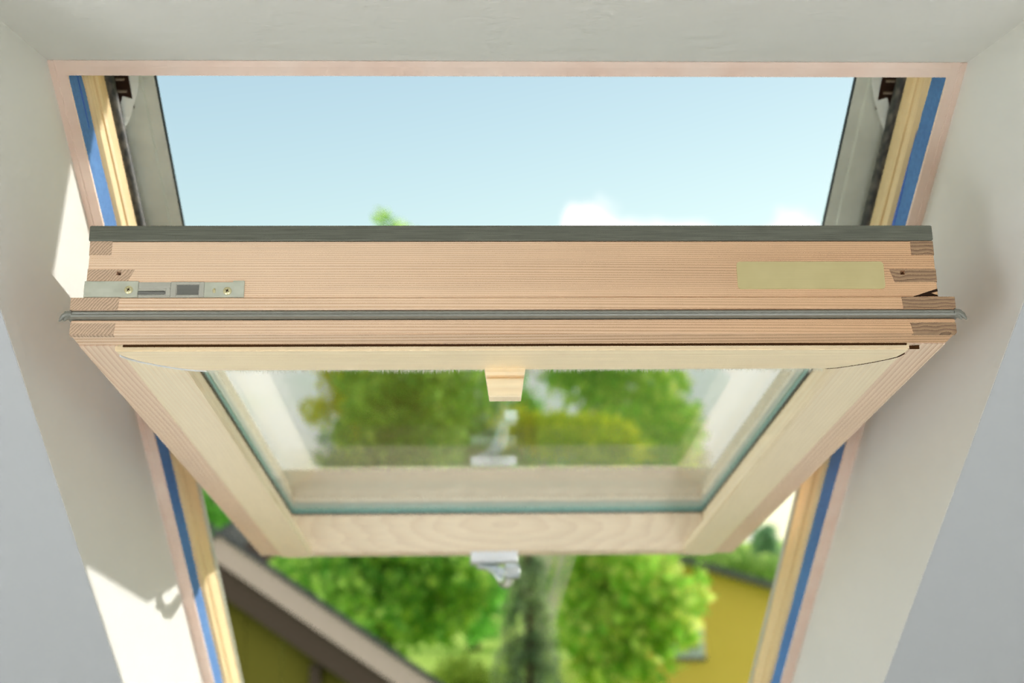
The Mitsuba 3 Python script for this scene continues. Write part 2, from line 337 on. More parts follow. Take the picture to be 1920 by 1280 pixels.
# ------------------------------------------------------------------ the fixed window frame
win = 'window_1'; used[win] = 1
labels[win] = {'label': 'wooden roof window frame fixed in the recess', 'kind': 'structure'}
Wi = 0.3885
for sg in (-1, 1):
    # first board (behind the tape), groove, second board, thin metal edge
    p1 = [(sg * (A + .0004), HT + .0036), (sg * (A + .013), HT + .0036), (sg * (A + .013), 1.163), (sg * Wi, 1.163), (sg * Wi, 1.132), (sg * (Wi + .0015), 1.128),
          (sg * (Wi + .0045), 1.127), (sg * (Wi + .0045), 1.124), (sg * (Wi + .002), 1.1235), (sg * (Wi + .0035), 1.113), (sg * (A + .0004), 1.110)]
    obj('jamb', prism_y(p1, VT, VB), W_FR, win, M_ROOF, smooth=False)
    p2 = [(sg * (Wi - .0025), 1.1635), (sg * (Wi + .03), 1.1635), (sg * (Wi + .03), 1.1685), (sg * (Wi - .0035), 1.1685), (sg * (Wi - .0045), 1.166)]
    obj('edge_strip', prism_y(p2, 1.22, VB), PANEL, win, M_ROOF, smooth=False, label='thin pale metal edge strip')
    # black seal on the upper half
    g = []
    c = np.array([sg * (Wi - .0005), 1.1585]); ang = np.linspace(0, 2 * np.pi, 14, endpoint=False)
    g = [(c[0] + .0068 * math.cos(a), c[1] + .0068 * math.sin(a) * 1.05) for a in ang]
    obj('weather_seal', prism_y(g, .745, 1.205), RUBBER, win, M_ROOF, smooth=40, label='black rubber seal')
    # pale metal side cover leaning in over the upper half
    x0, x1 = .3870, .3475
    p3 = [(sg * x0, 1.1665), (sg * (x0 - .003), 1.1685), (sg * (x1 + .013), 1.1735), (sg * (x1 + .0115), 1.1752), (sg * x1, 1.1770), (sg * x1, 1.1785), (sg * (x0 + .012), 1.1785), (sg * (x0 + .012), 1.1665)]
    obj('side_cover', prism_y(p3, .70, 1.205), PANEL, win, M_ROOF, smooth=False, label='pale grey metal side cover')
    p4 = [(sg * x1, 1.1768), (sg * (x1 - .0020), 1.1775), (sg * (x1 - .0020), 1.1795), (sg * (x1 + .003), 1.1795)]
    obj('cover_edge', prism_y(p4, .70, 1.205), SEAL, win, M_ROOF, smooth=False, label='dark folded edge of the side cover')
    # curved corner strap and the ribbed vent behind it
    pts = [np.array([sg * .3655, .772, 1.1725]), np.array([sg * .3675, .786, 1.1720]), np.array([sg * .3720, .800, 1.1700]), np.array([sg * .3810, .822, 1.1660]), np.array([sg * .3870, .832, 1.162])]
    bars = []
    for a, b in zip(pts[:-1], pts[1:]):
        q = []
        for e in (a, b):
            for dx, dh in ((-.0065, .0), (.0065, .0), (-.0065, .002), (.0065, .002)):
                q.append([e[0] + sg * dx * .9, e[1] - dx * .35, e[2] + dh - .004])
        bars.append(trimesh.convex.convex_hull(np.array(q)))
    obj('corner_strap', cat(*bars), STRAP, win, M_ROOF, smooth=30, label='pale curved metal corner strap')
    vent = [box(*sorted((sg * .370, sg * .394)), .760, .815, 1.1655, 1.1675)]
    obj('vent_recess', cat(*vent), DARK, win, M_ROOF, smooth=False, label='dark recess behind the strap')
    ribs = [box(*sorted((sg * .3835, sg * .3847)), .762, .812, 1.1625, 1.1652), box(*sorted((sg * .3735, sg * .3835)), .793, .795, 1.1630, 1.1652), box(*sorted((sg * .3735, sg * .3835)), .779, .781, 1.1630, 1.1652)]
    obj('vent_rib', cat(*ribs), RIB, win, M_ROOF, smooth=False, label='thin pale ribs of the vent')
# head and sill pieces of the frame (the head's soffit runs back level, hidden by its lining strip)
obj('head_board', prism_x([(VT - .006, HT + .0037), (VT + .0005, HT + .0037), (.776, 1.172), (.72, 1.19), (.69, 1.19), (VT - .012, 1.10)], -Wi, Wi), W_FR, win, M_ROOF, smooth=False)
obj('sill_board', box(-Wi, Wi, VB - .03, VB, HT + .0037, 1.163, .002), W_FR, win, M_ROOF, smooth=False)

# blue masking tape on the frame
def tape(sg, seed):
    r = np.random.default_rng(seed)
    v = np.linspace(VT + .004, VB - .035, 60)
    top = 1.1095 + .0012 * np.sin(v * 5 + seed) + .0006 * r.standard_normal(60)
    bot = HT + .0042 + .0004 * np.abs(r.standard_normal(60))
    X = A + .0003
    n = len(v); V = []
    for k in range(n):
        bulge = .0004 * abs(math.sin(v[k] * 23 + seed))
        for hh in (bot[k], (bot[k] + top[k]) / 2, top[k]): V.append([sg * (X - bulge * (hh != bot[k])), v[k], hh])
    for k in range(n):
        for hh in (bot[k], (bot[k] + top[k]) / 2, top[k]): V.append([sg * (X + .0003), v[k], hh])
    F = []; o = 3 * n
    for k in range(n - 1):
        for j in range(2):
            a = 3 * k + j; F += [[a, a + 3, a + 4], [a, a + 4, a + 1], [o + a, o + a + 4, o + a + 3], [o + a, o + a + 1, o + a + 4]]
        a = 3 * k + 2; F += [[a, a + 3, o + a + 3], [a, o + a + 3, o + a]]
        a = 3 * k; F += [[a, o + a + 3, a + 3], [a, o + a, o + a + 3]]
    return trimesh.Trimesh(np.array(V), np.array(F), process=False)
t1 = obj('masking_tape', tape(-1, 3), TAPE, M=M_ROOF, smooth=False, label='blue masking tape along the left side of the window frame, crossed by sunlight', cat_='masking tape', group='masking tape on the frame')
cr = [(-A + .0001, .723, 1.0965), (-A + .0001, .752, 1.0985), (-A + .0001, .79, 1.0955), (-A + .0001, .752, 1.0955)]
obj('crease', trimesh.convex.convex_hull(np.array([[a + d, b, c] for a, b, c in cr for d in (0, .0005)])), TAPE2, t1, M_ROOF, smooth=False, label='dark blue crease')
t2 = obj('masking_tape', tape(1, 8), TAPE, M=M_ROOF, smooth=False, label='blue masking tape along the right side of the window frame, in shade', cat_='masking tape', group='masking tape on the frame')
obj('second_layer', trimesh.convex.convex_hull(np.array([[A - .0002 + d, v, h] for v, h in ((.80, 1.1095), (1.15, 1.1095), (1.15, 1.098), (.96, 1.099)) for d in (0, .0005)])), TAPE2, t2, M_ROOF, smooth=False, label='darker blue overlap')

# ------------------------------------------------------------------ the sash
sash = thing('window_sash', 'tilted wooden roof window sash swung open on its middle, its top end towards the viewer', 'window')
O = lambda name, mesh, m, parent=sash, smooth=30, **k: obj(name, mesh, m, parent, M_SASH, smooth, **k)
L = 1.045
def hole_box(x0, x1, s0, s1, w0, w1, holes, c=0.0006):
    import manifold3d as m3
    b = box(x0, x1, s0, s1, w0, w1, c)
    man = m3.Manifold(m3.Mesh(np.asarray(b.vertices, np.float32), np.asarray(b.faces, np.uint32)))
    for (hx, hw) in holes:
        q = trimesh.creation.box(extents=[.0036, .03, .0036]); q.apply_translation([hx, s0 + .002, hw])
        man = man - m3.Manifold(m3.Mesh(np.asarray(q.vertices, np.float32), np.asarray(q.faces, np.uint32)))
    mm = man.to_mesh(); return trimesh.Trimesh(np.asarray(mm.vert_properties)[:, :3], np.asarray(mm.tri_verts), process=False)
rail = cat(hole_box(-.340, .3385, 0, .074, .0302, .0786, [(-.3155, .0514), (.3115, .0511)]),
           box(-.3505, .3505, -.0022, .074, .0196, .0300, .0009),
           box(-.345, .345, .004, .074, .0118, .0200),
           box(-.35, .35, 0, .0262, .0, .0120, .0007), box(-.302, .302, .026, .074, .0050, .0120))
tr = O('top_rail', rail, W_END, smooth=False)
# end grain of the stile tenons, a hair proud of the rail's end
def ten(poly, s=-.00035, d=.006): return prism_y(poly, s, s + d)
O('tenon', ten([(-.3402, .0667), (-.3225, .0667), (-.3225, .0786), (-.3402, .0786)]), W_EG, smooth=False)
O('tenon', ten([(.3203, .0664), (.3388, .0664), (.3388, .0784), (.3203, .0784)]), W_EG, smooth=False)
def tenon_hole(poly, hx, hw):
    P = Polygon(poly).difference(Polygon([(hx - .0018, hw - .0018), (hx + .0018, hw - .0018), (hx + .0018, hw + .0018), (hx - .0018, hw + .0018)]))
    return extrude(P, .006, (0, 2, 1))
m = tenon_hole([(-.3402, .0445), (-.308, .0445), (-.303, .0545), (-.3402, .0545)], -.3155, .0514); m.apply_translation([0, -.00035, 0]); O('tenon', m, W_EG, smooth=False)
m = tenon_hole([(.3045, .0429), (.3387, .0429), (.3388, .0540), (.3010, .0540)], .3115, .0511); m.apply_translation([0, -.00035, 0]); O('tenon', m, W_EG, smooth=False)
O('tenon', ten([(-.3507, .0200), (-.3135, .0200), (-.3127, .0299), (-.3507, .0299)], -.0026), W_EG, smooth=False)
O('tenon', ten([(.3087, .0200), (.3507, .0200), (.3507, .0294), (.3077, .0294)], -.0026), W_EG, smooth=False)
O('tenon', ten([(-.3501, -.0002), (-.316, -.0002), (-.3148, .0095), (-.3501, .0095)]), W_EG, smooth=False)
O('tenon', ten([(.3155, -.0002), (.3501, -.0002), (.3501, .0085), (.3135, .0085)]), W_EG, smooth=False)
O('peg', box(-.3168, -.3142, .0075, .009, .0501, .0527), DARK, smooth=False, label='dark square peg'); O('peg', box(.3102, .3128, .0075, .009, .0498, .0524), DARK, smooth=False, label='dark square peg')
# crack at the right foot of the rail
O('crack', prism_y([(.318, .0305), (.332, .0352), (.3384, .0372), (.3384, .0350), (.333, .0335), (.338, .0318), (.3384, .0308), (.326, .0308)], -.00025, .001), DARK, smooth=False, label='dark split in the wood')
# outline of the ventilation flap (its ends are curved)
fe = [(-.3216, .0298), (-.3195, .0400), (-.3150, .0480), (-.3070, .0570), (-.2950, .0665), (-.2800, .0760), (-.2660, .0818), (-.2580, .0830)]
fr = [(.3205, .0298), (.3190, .0420), (.3165, .0500), (.3100, .0570), (.3000, .0650), (.2880, .0730), (.2730, .0810), (.2640, .0830)]
flap_poly = Polygon(fe + fr[::-1])
import manifold3d as m3
def to_man(t): return m3.Manifold(m3.Mesh(np.asarray(t.vertices, np.float32), np.asarray(t.faces, np.uint32)))
def from_man(m):
    q = m.to_mesh(); return trimesh.Trimesh(np.asarray(q.vert_properties)[:, :3], np.asarray(q.tri_verts), process=False)
# stiles
for sg in (-1, 1):
    p = [(.350, 0), (.350, .012), (.344, .0125), (.344, .0190), (.3505, .0195), (.3505, .0300), (.3395, .0302), (.3395, .0786), (.304, .0786), (.304, .0330), (.312, .0330), (.318, .0100), (.3195, .0)]
    O('stile', prism_y([(sg * a, b) for a, b in p], .0286, L - .012), W_ST, smooth=False)
    q = [(.3225, .0004), (.3190, -.0026), (.3155, -.0036), (.279, -.0036), (.2752, -.0028), (.2732, -.0004), (.2730, .0080), (.2742, .0094), (.2775, .0120), (.304, .0330), (.312, .0330), (.318, .0098)]
    Q = Polygon([(sg * a, b) for a, b in q])
    m = extrude(Q, L - .028 - .029, (0, 2, 1)); m.apply_translation([0, .029, 0])
    # rounded foot of the moulding
    endp = [(sg * x, s) for x, s in [(.3215, 0), (.3195, .007), (.314, .0125), (.305, .015), (.292, .015), (.282, .0125), (.2755, .006), (.2735, 0)]]
    e = prism_z(endp, -.0034, .0095); e.apply_translation([0, L - .0285, 0])
    cut = prism_z(flap_poly.buffer(.0032).union(Polygon([(-.4, -.01), (.4, -.01), (.4, .0280), (-.4, .0280)])), -.02, .02)
    O('cover_moulding', cat(from_man(to_man(m) - to_man(cut)), e), W_ST, smooth=35)
bottom = cat(box(-.304, .304, L - .039, L, .0, .0786, .0012), box(-.350, -.303, L - .012, L, .002, .0786, .002), box(.303, .350, L - .012, L, .002, .0786, .002))
O('bottom_rail', bottom, W_BT, smooth=False)
O('edge_cap', box(-.3412, .3390, -.0016, .030, .0787, .0918, .0008), CAP, smooth=False, label='dark grey brushed metal capping strip')
# outer metal cladding round the glass
clad = [box(-.342, .342, .030, .066, .0787, .0918), box(-.342, .342, L - .030, L + .004, .0787, .1265, .002)]
for sg in (-1, 1):
    clad.append(prism_y([(sg * a, b) for a, b in [(.342, .0787), (.303, .0787), (.303, .086), (.312, .090), (.314, .1125), (.342, .1125)]], .050, L))
O('outer_cladding', cat(*clad), CLAD, smooth=False, label='dull metal cladding on the weather side')
for gw in (.0645, .0805):
    O('glass_pane', trimesh.Trimesh(np.array([[-.3038, .055, gw], [.3038, .055, gw], [.3038, L - .0392, gw], [-.3038, L - .0392, gw]]), [[0, 1, 2], [0, 2, 3]], process=False), GLASS, smooth=False)
e0, e1, xx = .0575, L - .0395, .3037
def bars(a, b, t):      # far, left and right bars of a strip round the glass
    return [box(-xx, xx, e1 - t, e1, a, b, .0002), box(-xx, -xx + t, e0, e1, a, b, .0002), box(xx - t, xx, e0, e1, a, b, .0002)]
for k_, bb in enumerate(bars(.0580, .0641, .0014)):
    O('glazing_strip', bb, SPACER, smooth=False, label='teal strip under the glass edge')
for bb in bars(.0558, .0582, .0022):
    O('glazing_seal', bb, SEAL, smooth=False, label='dark seal line under the glass edge')
for bb in bars(.0655, .0795, .0020):
    O('spacer_bar', bb, SIDESP, smooth=False, label='grey spacer between the panes')
# rubber gasket in the groove with curled ends
gp = [(.006, .0126), (.0, .0128), (-.003, .0138), (-.0036, .0152), (-.0022, .0162), (-.0030, .0175), (-.0018, .0188), (.002, .0192), (.006, .0193)]
gk = prism_x(gp, -.352, .352)
def curl(sg):
    pts = [np.array([sg * .350, -.001, .0165]), np.array([sg * .3532, -.002, .0160]), np.array([sg * .3556, -.003, .0138]), np.array([sg * .3572, -.0035, .0112]), np.array([sg * .3582, -.003, .0100])]
    return cat(tube(pts, [.0032, .0030, .0021, .0012, .0005], 8), tube([pts[0] + [0, 0, -.001], pts[1] + [sg * -.0003, -.001, -.0035], pts[2] + [sg * -.0012, .0, -.0035]], [.0024, .0018, .0006], 7))
O('gasket', cat(gk, curl(-1), curl(1)), GASKET, smooth=40, label='grey rubber gasket with curled ends')
# pivot hinges
PV = .497
for sg in (-1, 1):
    d = trimesh.creation.cylinder(radius=.016, height=.036, sections=24); d.apply_transform(trimesh.transformations.rotation_matrix(np.pi / 2, [0, 1, 0])); d.apply_translation([sg * .3665, PV, .058])
    O('pivot_hinge', d, ZINC, smooth=40)
# barrel bolt let into the rail's end
O('bolt_plate', box(-.3415, -.2990, -.0016, .003, .0305, .0443, .0004), ZINC, smooth=False, label='zinc end plate of the bolt')
O('bolt_plate', cat(box(-.2470, -.2155, -.0016, .003, .0305, .0433, .0004), box(-.2245, -.2155, -.0017, .003, .0425, .0444, .0003)), ZINC, smooth=False, label='zinc keeper plate of the bolt')
sl_ = [box(-.2992, -.2470, -.0005, .003, .0305, .0436)]
sl_ += [box(-.2990, -.2735, -.0012, .0004, .0385, .0432, .0005), box(-.2990, -.2735, -.0012, .0004, .0305, .0325, .0005), box(-.2775, -.2735, -.0012, .0004, .0320, .0390, .0005)]
sl_ += [box(-.2735, -.2690, -.0016, .0004, .0305, .0436, .0005), box(-.2512, -.2470, -.0016, .0004, .0305, .0436, .0005), box(-.2695, -.2508, -.0016, .0004, .0415, .0436, .0004), box(-.2695, -.2508, -.0012, .0004, .0305, .0322, .0003)]
O('bolt_slide', cat(*sl_), PLASTIC, smooth=False, label='grey plastic slide of the bolt')
rod = tube([np.array([-.2988, -.0004, .0347]), np.array([-.2785, -.0004, .0347]), np.array([-.2775, -.0004, .0347])], [.0016, .0016, .0008], 12)
O('bolt_rod', rod, PLASTIC_D, smooth=40, label='dark rod of the bolt')
O('bolt_button', prism_x([(.001, .0325), (-.0012, .0330), (-.0006, .0370), (-.0013, .0408), (.001, .0413)], -.2685, -.2515), PLASTIC_D, smooth=30, label='ribbed finger button of the bolt')
O('bolt_nub', cat(tube([np.array([-.2390, -.0014, .0345]), np.array([-.2390, -.0026, .0358]), np.array([-.2390, -.0014, .0375])], [.0010, .0012, .0008], 8)), BRASS, smooth=40)
for (hx, hw) in ((-.3063, .0367), (-.2286, .0356)):
    prof = [(0, .0009), (.0016, .0010), (.0028, .0007), (.0034, .0), (.0034, -.0008), (0, -.0008)]
    sc = trimesh.creation.revolve(np.array(prof)[::-1], sections=24); sc.apply_transform(trimesh.transformations.rotation_matrix(np.pi / 2, [1, 0, 0])); sc.apply_translation([hx, -.0018, hw])
    k = O('screw', sc, BRASS, smooth=40, label='brass coloured cross-head screw')
    crs = cat(*[trimesh.creation.box(extents=e) for e in ((.0027, .0006, .0007), (.0007, .0006, .0027))]); crs.apply_transform(trimesh.transformations.rotation_matrix(.5, [0, 1, 0])); crs.apply_translation([hx, -.0026, hw])
    O('screw_slot', crs, DARK, parent=k, smooth=False)
# blank name plate
r0 = Polygon([(.1805, .0400), (.2935, .0400), (.2935, .0575), (.1805, .0575)]).buffer(.003, quad_segs=6)
O('name_plate', prism_y(r0, -.0007, .0004), PLATE, smooth=False, label='blank gold-beige plate with rounded corners')
flp = flap_poly
fm = cat(prism_z(flp.buffer(-.0006), -.0042, -.0036), prism_z(flp, -.0036, .0040))
flap = O('ventilation_flap', fm, W_FL, smooth=False, label='pale ventilation flap with curved ends')
tabp = [(.0790, -.0048), (.0788, -.0075), (.0798, -.0098), (.0825, -.0118), (.0838, -.0128), (.0778, -.0134), (.0772, -.0150), (.0776, -.0285), (.0784, -.0294), (.0920, -.0294), (.0935, -.0280), (.0935, -.0010), (.0790, -.0010)]
tb = prism_x(tabp, -.0176, .0176)
tb = tb.subdivide()
vv = tb.vertices.copy(); vv[:, 0] = vv[:, 0] * (1 - .245 * np.clip(-vv[:, 2] / .0294, 0, 1)) - .0076
tb = trimesh.Trimesh(vv, tb.faces, process=False)
O('pull_tab', tb, W_FL, parent=flap, smooth=False, label='tapered wooden pull tab')
B, F = [], []
for i in range(2600):
    x = rng.uniform(-.262, .262); ln = rng.uniform(.0010, .0042) * (1.0 if rng.random() < .5 + .45 * math.sin(x * 60) else .55); t = rng.uniform(-.0012, .0012)
    b = len(B); w = -.0036
    B += [[x - .00016, .0828, w], [x + .00016, .0828, w], [x + t, .0830 + ln * .8, w - ln]]; F.append([b, b + 1, b + 2])
O('brush_seal', trimesh.Trimesh(np.array(B), np.array(F), process=False), BRISTLE, parent=flap, smooth=False, label='fine bristles along the flap edge', kind='stuff')
rib = [np.array([x, s, -.0040]) for x, s in fe]
O('end_film', cat(*[trimesh.convex.convex_hull(np.array([[a[0] - .0008, a[1] + .0004, -.0052], [a[0] + .0002, a[1], -.0052], [b[0] - .0008, b[1] + .0004, -.0052], [b[0] + .0002, b[1], -.0052], [a[0] - .0008, a[1] + .0004, -.0015], [b[0] - .0008, b[1] + .0004, -.0015]])) for a, b in zip(rib[1:-1], rib[2:])]), FILM, parent=flap, smooth=False, label='thin shiny strip along the curved end')
O('rail_seam_shade', box(-.3150, .3180, .0276, .0292, -.0008, .0040), SEAMSHADE, parent=flap, smooth=False, label='dark strip standing for the shade in the gap between rail and flap')  # gap shade between rail and flap painted as a dark bar
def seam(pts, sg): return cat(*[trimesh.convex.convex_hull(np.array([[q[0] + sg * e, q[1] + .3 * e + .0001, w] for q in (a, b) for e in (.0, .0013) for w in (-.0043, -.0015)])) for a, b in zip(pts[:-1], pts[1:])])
O('end_seam_shade', seam(fr[1:], 1), SEAMSHADE, parent=flap, smooth=False, label='dark strip standing for the gap shade along the right curved end')  # shadow of the curved gap put in as a dark strip
O('notch_shade', trimesh.convex.convex_hull(np.array([[a, b, w] for a, b in ((.3192, .0300), (.3285, .0288), (.3285, .0298)) for w in (-.0040, -.0010)])), SEAMSHADE, parent=flap, smooth=False, label='dark piece standing for the shade of a notch at the right corner')  # notch shade put in as a dark solid
# handle under the bottom rail
hb = trimesh.convex.convex_hull(np.vstack([box(-.0408, .0295, 1.006, 1.040, -.0155, -.002, .002).vertices, box(-.0398, .0285, 1.006, 1.040, -.001, .0).vertices]))
hand = O('handle', hb, HANDLE, smooth=30, label='pale metal handle under the bottom rail')
def chain(P, R):
    out = []
    for (a, ra), (b, rb) in zip(list(zip(P, R))[:-1], list(zip(P, R))[1:]):
        pts = []
        for c, r in ((a, ra), (b, rb)):
            sph = trimesh.creation.icosphere(subdivisions=2, radius=1.0).vertices
            pts.append(sph * np.array(r) + np.array(c))
        out.append(trimesh.convex.convex_hull(np.vstack(pts)))
    return out
lev = chain([(-.0265, 1.026, -.0200), (-.010, 1.024, -.0215), (.003, 1.005, -.0320), (.0085, .968, -.0500), (.0120, .935, -.0550), (.0160, .910, -.0480)],
            [(.0055, .006, .0035), (.0120, .012, .0045), (.0115, .013, .0090), (.0095, .012, .0100), (.0085, .011, .0085), (.0085, .008, .0080)])
blk = box(.0070, .0285, .890, .915, -.0560, -.0370, .003)
O('lever', cat(*lev, blk), LEVER, parent=hand, smooth=40)

# ------------------------------------------------------------------ garden, houses
def ground_z(x, y):
    y = np.asarray(y, float)
    base = np.interp(y, [0, 6, 14, 20, 25, 40, 60, 90, 140], [-4.6, -4.5, -3.4, -2.2, -1.42, -1.15, -0.6, 1.2, 6.0])
    return base + 1.6 + 0.25 * np.sin(np.asarray(x) * .16 + 1) * np.clip((y - 20) / 20, 0, 1)
gx, gy = np.meshgrid(np.linspace(-70, 90, 90), np.linspace(-1.0, 140, 90))
gz = ground_z(gx, gy)
gv = np.stack([gx, gy, gz], -1).reshape(-1, 3); gf = []
for j in range(89):
    a = j * 90 + np.arange(89); gf.append(np.stack([a, a + 1, a + 91, a + 90], 1))
obj('ground', (gv, np.vstack(gf)), GRASS, smooth=True, label='sloping lawn and meadow below the window', kind='structure')

def leaves(P, size, col_a, col_b, r, droop=0.0, aspect=.55, up=0.35, jit=.5):
    """A folded two-triangle leaf at each point: vertices, triangles, colours."""
    n = len(P)
    nrm = r.standard_normal((n, 3)); nrm[:, 2] = np.abs(nrm[:, 2]) * (1 + up); nrm /= np.linalg.norm(nrm, axis=1, keepdims=True)
    d = r.standard_normal((n, 3)); d[:, 2] -= droop * 2; d -= nrm * (d * nrm).sum(1, keepdims=True); d /= np.linalg.norm(d, axis=1, keepdims=True)
    s = np.cross(nrm, d); z = size * (1 - jit / 2 + jit * r.random((n, 1)))
    V = np.stack([P, P + d * z * .5 + s * z * aspect * .5 + nrm * z * .08, P + d * z, P + d * z * .5 - s * z * aspect * .5 + nrm * z * .08], 1).reshape(-1, 3)
    k = np.arange(n)[:, None] * 4
    Fc = np.hstack([k, k + 1, k + 2, k, k + 2, k + 3]).reshape(-1, 3)
    t = np.clip(r.normal(.5, .42, (n, 1)), 0, 1)
    C = np.array(col_a) * (1 - t) + np.array(col_b) * t
    C = C * (0.8 + 0.4 * r.random((n, 1)))
    return V, Fc, np.repeat(np.clip(C, 0, 1), 4, axis=0)

def blob_points(blobs, n, r, shell=.62):
    vol = np.array([b[3] * b[4] * b[5] for b in blobs]) ** .67; pick = r.choice(len(blobs), n, p=vol / vol.sum())
    Bm = np.array(blobs)[pick]
    d = r.standard_normal((n, 3)); d /= np.linalg.norm(d, axis=1, keepdims=True)
    rad = (shell + (1 - shell) * r.random((n, 1)) ** .6) * (1 + .10 * r.standard_normal((n, 1)))
    return Bm[:, :3] + d * rad * Bm[:, 3:6]

def tree(name, label, cat_, x, y, crown, n, size, ca, cb, seed, trunk=.16, bark=None, group=None, sub=26, rough=.34, up=.35):
    """crown: list of (dx, z above camera level, rx, rz). The sub-blobs are scattered over each crown ellipsoid so that clumps and gaps show."""
    r = np.random.default_rng(seed)
    t = thing(name, label, cat_, group)
    zg = float(ground_z(x, y))
    blobs = []
    for dx, zc, rx, rz in crown:
        for i in range(sub):
            d = r.standard_normal(3); d /= np.linalg.norm(d); f = r.random() ** .45
            k = rough * (0.6 + 0.7 * r.random())
            blobs.append((x + dx + d[0] * rx * f * .8, y + d[1] * rx * f * .8, 1.6 + zc + d[2] * rz * f * .85, rx * k, rx * k, min(rz, rx * 1.3) * k * .85))
    P = blob_points(blobs, n, r)
    V, Fc, C = leaves(P, size, ca, cb, r, up=up)
    obj('foliage', (V, Fc), LEAF, t, smooth=False, color=C, kind='stuff')
    top = max(c[1] + c[3] * .4 for c in crown) + 1.6
    cxm = x + crown[0][0] * .6
    ms = [tube([[x, y, zg - .2], [x + .04, y, zg + (top - zg) * .3], [(x + cxm) / 2, y, zg + (top - zg) * .62], [cxm, y, top]], [trunk, trunk * .8, trunk * .55, trunk * .15], 9)]
    for i in range(14):
        b = blobs[int(r.integers(len(blobs)))]; z0 = zg + (top - zg) * r.uniform(.3, .75)
        f = (z0 - zg) / (top - zg); st = np.array([x + (cxm - x) * f * .5, y, z0]); en = np.array(b[:3]); mid = st * .5 + en * .5 + [0, 0, .12 * np.linalg.norm(en - st)]
        ms.append(tube([st, mid, en], [trunk * .34, trunk * .2, trunk * .06], 6))
    obj('trunk', cat(*ms), bark or BARK, t, smooth=40)
    return t
G1a, G1b = [.17, .45, .08], [.74, .98, .24]
G2a, G2b = [.30, .62, .07], [.92, .99, .28]
YEa, YEb = [.80, .78, .04], [.98, .92, .06]
BGa, BGb = [.06, .20, .09], [.20, .40, .16]

tree('deciduous_tree', 'tall leafy green tree left of centre, beside the brown gabled house', 'tree', -1.6, 25, [(0.15, 1.1, 1.65, 2.1), (-.75, .2, 1.6, .95), (.35, 3.6, 1.5, 2.4), (.1, 6.0, .75, 1.05), (.9, .3, 1.1, 1.0)], 15000, .26, G1a, G1b, 1)
tree('deciduous_tree', 'bright green leafy tree right of centre, its lower boughs hanging before the yellow wall', 'tree', 1.9, 20, [(.15, 2.0, 1.2, 1.7), (.0, .1, 1.2, 1.1), (.55, .0, .8, .9), (-.25, -.7, .75, .7), (-.3, 3.7, .8, 1.3)], 12000, .225, G2a, G2b, 2)
tree('blossom_tree', 'small tree with yellow blossom left of the tall green tree, seen through the glass', 'tree', -2.6, 28.5, [(0, 4.4, 1.15, 1.15), (.5, 3.6, .8, .6)], 4200, .19, YEa, YEb, 3, trunk=.09)
tree('blossom_tree', 'small pale-trunked tree with yellow-green crown behind the sash handle', 'tree', .66, 17.4, [(.35, 2.0, .55, .32), (.85, 1.9, .6, .35), (-.1, 2.15, .4, .25)], 3000, .14, [.62, .74, .04], [.98, .92, .08], 4, trunk=.07, bark=PALEBARK)
tree('deciduous_tree', 'dark green leafy tree standing behind the brown gabled house', 'tree', -5.6, 30, [(0, 1.6, 2.0, 2.0), (1.2, .5, 1.3, 1.3), (-1.8, 1.2, 1.8, 1.8)], 22000, .17, G1a, [.46, .90, .18], 5)
tree('sapling', 'sparse olive-green young tree at the right end of the glass', 'tree', 4.75, 34, [(0, 3.1, .85, 1.05)], 1500, .15, [.26, .36, .08], [.56, .58, .16], 6, trunk=.06, sub=12, rough=.5)
tree('deciduous_tree', 'pale green rounded tree beyond the roof of the yellow house', 'tree', 8.4, 46, [(-1.0, .9, 1.9, 1.3), (.7, .6, 1.6, 1.1), (2.4, .5, 1.6, 1.1)], 15000, .22, [.25, .48, .10], [.66, .82, .26], 7)
tree('conifer', 'blue-green tree standing highest beyond the yellow house, beside the frame', 'tree', 11.4, 56, [(0, 1.3, .8, .8), (0, 2.3, .45, .7)], 4000, .26, [.16, .36, .20], [.42, .64, .36], 8)
tree('deciduous_tree', 'distant green tree filling the gap between the tall tree and the conifer', 'tree', -.1, 34, [(0, 1.6, 1.9, 1.9), (-.2, .0, 1.5, 1.1), (.9, 3.8, 1.5, 2.2), (-.6, 3.6, 1.2, 1.8)], 15000, .22, G1a, [.42, .88, .18], 9)
tree('deciduous_tree', 'distant green tree behind the right-hand bright tree', 'tree', 3.9, 37, [(0, 1.2, 1.5, 1.7), (-.9, 2.2, 1.3, 1.7)], 14000, .15, G1a, G1b, 10)

